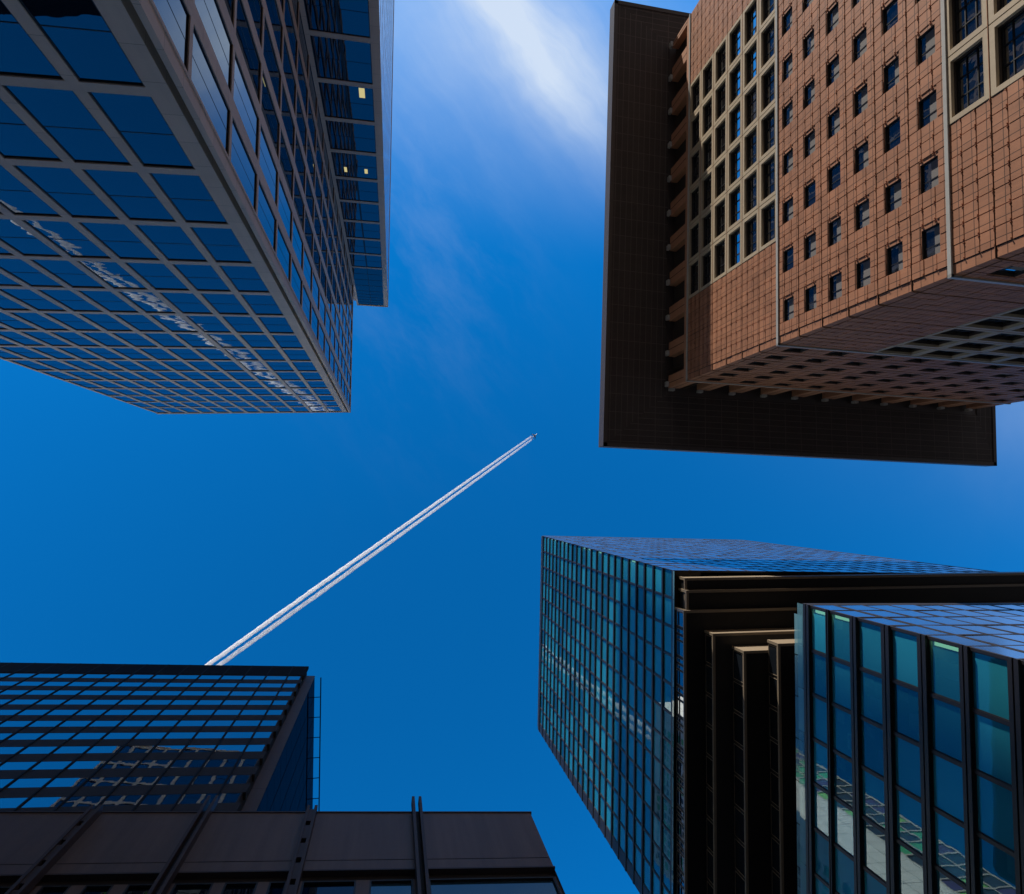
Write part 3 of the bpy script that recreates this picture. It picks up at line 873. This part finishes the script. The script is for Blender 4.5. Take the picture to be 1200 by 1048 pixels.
# ------------------------------------------------------------------ 6  one more tower, seen in the windows of the teal one
def mirrored_tower():
    b = empty('panel_tower', (-39, 108, GROUND_Z), 'grey panelled tower with green glazed bands, seen only mirrored in the teal windows lower right', 'tower')
    w = MB(); g = MB()
    H = 250
    f = Fac((-32, 80.), (-32, 140), (1, 0)); fy = Fac((-32, 80.), (-60, 80.), (0, -1))
    f.quad(w, 0, 7.0, GROUND_Z, H, 0, 'pale_panel')
    cols = [(7.4+3.0*i, 7.4+3.0*i+2.4) for i in range(17)]
    rows = [(40+3.5*i, 40+3.5*i+2.5) for i in range(59)]
    for o in grid_wall(w, f, 7.0, f.len, GROUND_Z, H, cols, rows, .3, 'pale_panel'):
        f.quad(g, *o, -.28, random.choice(['glass_dim', 'glass_dim', 'glass_dim', 'glass_green']), rnd=random.random(), jit=.01)
    fy.quad(w, 0, 13, GROUND_Z, H, 0, 'pale_panel')
    cols = [(13.4+4.8*i, 13.4+4.8*i+4.3) for i in range(3)]
    rows = [(40+4.6*i, 40+4.6*i+4.1) for i in range(45)]
    for o in grid_wall(w, fy, 13, fy.len, GROUND_Z, H, cols, rows, .3, 'pale_stone'):
        fy.quad(g, *o, -.28, random.choice(['glass_dim', 'glass_dim', 'glass_dim', 'glass_green', 'glass_lime', 'glass_plum']), rnd=random.random(), jit=.01)
    prism(w, [(-32.5, 80.5), (-32.5, 140), (-60, 140), (-60, 80.5)], GROUND_Z, H-.1, 'pale_stone')
    w.build('wall', b); g.build('window', b, kind='stuff')

# ------------------------------------------------------------------ 7  airliner and its trails
ALT = 6500.0
PA = Vector((.2245*ALT, -.0985*ALT, ALT))
PB = Vector((-.2500*ALT, .2415*ALT, ALT))
FD = (PA-PB).normalized()                       # flight direction
RD = FD.cross(Vector((0, 0, 1))).normalized()
def tube(mb, pts, rads, mat, seg=10, axis=None, sy=1., caps=True):
    base = len(pts); vs = []; fs = []
    for i, (p, r) in enumerate(zip(pts, rads)):
        a = (pts[min(i+1, base-1)]-pts[max(i-1, 0)]).normalized()
        up = Vector((0, 0, 1)); sd = a.cross(up).normalized(); u2 = sd.cross(a)
        for k in range(seg):
            t = 2*math.pi*k/seg
            q = p + sd*(math.cos(t)*r) + u2*(math.sin(t)*r*sy); vs.append(tuple(q))
    for i in range(base-1):
        for k in range(seg):
            k2 = (k+1) % seg
            fs.append((i*seg+k, i*seg+k2, (i+1)*seg+k2, (i+1)*seg+k))
    if caps: fs.append(tuple(range(seg-1, -1, -1))); fs.append(tuple((base-1)*seg+k for k in range(seg)))
    mb.grid_mesh(vs, fs, mat)
def wing(mb, root, tip, cr_, ct, th, mat):
    """flat tapered surface: root and tip leading-edge points, chords backwards along -FD"""
    up = Vector((0, 0, 1)) if abs((tip-root).normalized().z) < .7 else RD
    vs = []
    for p, c in ((root, cr_), (tip, ct)):
        for a, h in ((0, 0), (.35, .5), (1, 0), (.35, -.5)):
            vs.append(tuple(p - FD*(c*a) + up*(h*th*c)))
    fs = [(0, 1, 5, 4), (1, 2, 6, 5), (2, 3, 7, 6), (3, 0, 4, 7), (0, 3, 2, 1), (4, 5, 6, 7)]
    mb.grid_mesh(vs, fs, mat)
def airliner():
    p = empty('airliner', PA, 'tiny white airliner flying ahead of its vapour trails in the open sky', 'airplane')
    L = 80.0; W = PA
    at = lambda x, y, z: W + FD*x + RD*y + Vector((0, 0, z))
    m = MB(); m.smooth = True
    xs = [40, 39, 36, 31, 22, 0, -18, -28, -36, -40]; rs = [.3, 1.5, 2.8, 3.7, 4.0, 4.0, 3.9, 3.0, 1.5, .6]
    tube(m, [at(x, 0, 0 if x > -20 else (-20-x)*.06) for x in xs], rs, 'aircraft_white', 14)
    m.build('fuselage', p, W)
    for sd in (1, -1):
        m = MB(); wing(m, at(12, sd*3, -1.5), at(-14, sd*36, 1.5), 15, 4, .12, 'aircraft_white'); w = m.build('wing', p, W)
        for (ex, ey) in ((6, 11.5), (-4, 22)):
            m = MB(); m.smooth = True
            tube(m, [at(ex+3.5, sd*ey, -3.2), at(ex+2, sd*ey, -3.2), at(ex-2.5, sd*ey, -3.2), at(ex-4, sd*ey, -3.2)], [1.7, 2.0, 1.8, 1.0], 'aircraft_grey', 10)
            m.build('engine', w, W)
        m = MB(); wing(m, at(-30, sd*1.5, 1), at(-40, sd*13, 1.8), 8, 3, .1, 'aircraft_grey'); m.build('tailplane', p, W)
    m = MB(); wing(m, at(-25, 0, 3), at(-39, 0, 15), 12, 4.5, .1, 'aircraft_white'); m.build('fin', p, W)
def contrail():
    p = empty('contrail', PA - FD*55, 'pair of long white vapour trails streaming behind the tiny airliner across the blue sky', 'contrail')
    import mathutils
    nz = mathutils.noise.noise
    LEN = 9500.0
    for sd in (1, -1):
        m = MB(); m.smooth = True
        for strand in (0, 1, 2, 3):
            N = 900; seg = 10; vs = []; fs = []; uvs = []
            for i in range(N+1):
                t = i/N; dist = 30 + LEN*t**1.25
                grow = min(1., dist/2600.)
                sep = 13.5 + 18.5*grow**.8
                inner = (-1 if strand % 2 == 0 else 1)*(4.6 + 4.0*grow)*(1. if strand < 2 else .35)
                r0 = (4.0 + 7.8*grow**.7)*(1. if strand < 2 else .9)
                c = PA - FD*dist + RD*(sd*sep + inner)
                c += Vector((0, 0, -3-10*grow + (8 if strand > 1 else 0)*grow))
                k1 = nz(Vector((dist*.011, sd*7.+strand*3.1, .3))); k2 = nz(Vector((dist*.035, sd*5.+strand*2.3, 4.)))
                c += RD*(k1*3.2*grow + k2*2.6*grow)
                for k in range(seg):
                    a = 2*math.pi*k/seg
                    rr = r0*(1 + .30*nz(Vector((dist*.017, math.cos(a)*1.2+strand*9., math.sin(a)*1.2+sd*4.)))*(.3+grow))
                    q = c + RD*(math.cos(a)*rr) + Vector((0, 0, math.sin(a)*rr)); vs.append(tuple(q)); uvs.append((dist-30, a))
            for i in range(N):
                for k in range(seg):
                    k2_ = (k+1) % seg
                    fs.append((i*seg+k, i*seg+k2_, (i+1)*seg+k2_, (i+1)*seg+k))
            m.grid_mesh(vs, fs, 'vapour', uvs)
        m.build('vapour_trail', p, PA)

# ------------------------------------------------------------------ ground
g = MB()
g.face([(-900, -900, GROUND_Z), (900, -900, GROUND_Z), (900, 900, GROUND_Z), (-900, 900, GROUND_Z)], 'paving', [(-900, -900), (900, -900), (900, 900), (-900, 900)])
go = g.build('ground'); go['kind'] = 'structure'; go['label'] = 'pale stone paving of the plaza between the towers'

granite_tower(); brown_tower(); band_tower(); teal_tower(); low_block(); mirrored_tower(); airliner(); contrail()

# ------------------------------------------------------------------ sun, sky
SUN = Vector((-10.6, -46.4, 16.8)).normalized()       # towards the sun
sd_ = D.lights.new('sun', 'SUN'); sd_.energy = 5.0; sd_.angle = math.radians(.53); sd_.color = (1., .925, .82)
so_ = D.objects.new('sun', sd_); COL.objects.link(so_)
so_.rotation_euler = SUN.to_track_quat('Z', 'Y').to_euler()
so_.location = (0, -200, 300)

w = D.worlds.new('World'); sc.world = w; w.use_nodes = True
nt = w.node_tree; nt.nodes.clear(); b = NB(nt)
out = b.n('ShaderNodeOutputWorld'); bg = b.n('ShaderNodeBackground'); b.link(bg.outputs[0], out.inputs[0])
sky = b.n('ShaderNodeTexSky', sky_type='NISHITA'); sky.sun_disc = False
sky.sun_elevation = math.asin(SUN.z); sky.sun_rotation = math.atan2(SUN.x, SUN.y)
sky.air_density = 1.0; sky.dust_density = .4; sky.ozone_density = 2.2

gen = b.n('ShaderNodeTexCoord').outputs['Generated']
x, y, z = b.sep(gen)
# deep polarised blue overhead, pale city haze towards the horizon
tone = b.mixc(b.ramp(z, .28, .62), (.46, .37, .33), (.02, .96, 1.70))
c = b.mixc(1., sky.outputs[0], tone, 'MULTIPLY')
# cirrus: a bright diagonal wisp and thin veils, laid out on the sky's own directions
zz = b.math('MAXIMUM', z, .12)
tx = b.math('DIVIDE', x, zz); ty = b.math('DIVIDE', y, zz)
ax, ay = .64, .77                                     # along the wisp
px, py = .262, -.738
dx = b.math('SUBTRACT', tx, px); dy = b.math('SUBTRACT', ty, py)
al = b.math('ADD', b.math('MULTIPLY', dx, ax), b.math('MULTIPLY', dy, ay))
ac = b.math('SUBTRACT', b.math('MULTIPLY', dx, ay), b.math('MULTIPLY', dy, ax))
warp = b.noise(b.comb(al, ac), 3.2, 4, .6)
ac2 = b.math('ADD', ac, b.math('MULTIPLY', b.math('SUBTRACT', warp, .5), .12))
fib = b.noise(b.comb(b.math('MULTIPLY', al, 1.6), b.math('MULTIPLY', ac2, 11.)), 1.6, 6, .62)
soft = b.noise(b.comb(tx, ty), 2.6, 5, .6)
g0 = b.math('DIVIDE', ac2, .068)
core = b.math('POWER', 2.718, b.math('MULTIPLY', b.math('MULTIPLY', g0, g0), -1.))
core = b.math('MULTIPLY', core, b.ramp(al, .30, -.05))
core = b.math('MULTIPLY', core, b.math('ADD', .22, b.math('MULTIPLY', fib, 1.2)))
g1 = b.math('DIVIDE', b.math('ADD', ac2, .08), .32)
veil = b.math('POWER', 2.718, b.math('MULTIPLY', b.math('MULTIPLY', g1, g1), -1.))
veil = b.math('MULTIPLY', veil, b.ramp(ty, -.38, -.85))
veil = b.math('MULTIPLY', veil, b.math('ADD', b.math('MULTIPLY', soft, .7), b.math('MULTIPLY', fib, .35)))
# a second patch of veil towards the right-hand side
e1 = b.math('DIVIDE', b.math('SUBTRACT', tx, 1.45), .45); e2 = b.math('DIVIDE', b.math('ADD', ty, .25), .22)
v2 = b.math('POWER', 2.718, b.math('MULTIPLY', b.math('ADD', b.math('MULTIPLY', e1, e1), b.math('MULTIPLY', e2, e2)), -1.))
v2 = b.math('MULTIPLY', v2, soft)
# faint streaks to the left of the wisp
e3 = b.math('DIVIDE', b.math('SUBTRACT', tx, .03), .16); e4 = b.math('DIVIDE', b.math('ADD', ty, .46), .26)
v3 = b.math('POWER', 2.718, b.math('MULTIPLY', b.math('ADD', b.math('MULTIPLY', e3, e3), b.math('MULTIPLY', e4, e4)), -1.))
v3 = b.math('MULTIPLY', v3, b.ramp(b.noise(b.comb(b.math('MULTIPLY', al, 2.), b.math('MULTIPLY', ac2, 5.)), 2.2, 6, .65), .38, .75))
den = b.math('ADD', b.math('MULTIPLY', core, .80), b.math('MULTIPLY', veil, .85))
den = b.math('ADD', den, b.math('ADD', b.math('MULTIPLY', v2, .45), b.math('MULTIPLY', v3, .08)), clamp=True)
den = b.math('MULTIPLY', den, b.ramp(z, .15, .35))
CLOUD = (4.0, 4.75, 5.9)
c = b.mixc(den, c, CLOUD)
b.link(c, bg.inputs['Color']); bg.inputs['Strength'].default_value = .107

# ------------------------------------------------------------------ render settings
sc.view_settings.view_transform = 'Standard'; sc.view_settings.look = 'None'
sc.view_settings.exposure = .55; sc.view_settings.gamma = 1.0; sc.view_settings.use_curve_mapping = False
sc.cycles.use_denoising = True
sc.cycles.max_bounces = 10; sc.cycles.transparent_max_bounces = 24; sc.cycles.glossy_bounces = 5; sc.cycles.diffuse_bounces = 3; sc.cycles.volume_bounces = 8
sc.cycles.caustics_reflective = True; sc.cycles.caustics_refractive = False
sc.cycles.sample_clamp_indirect = 6.0
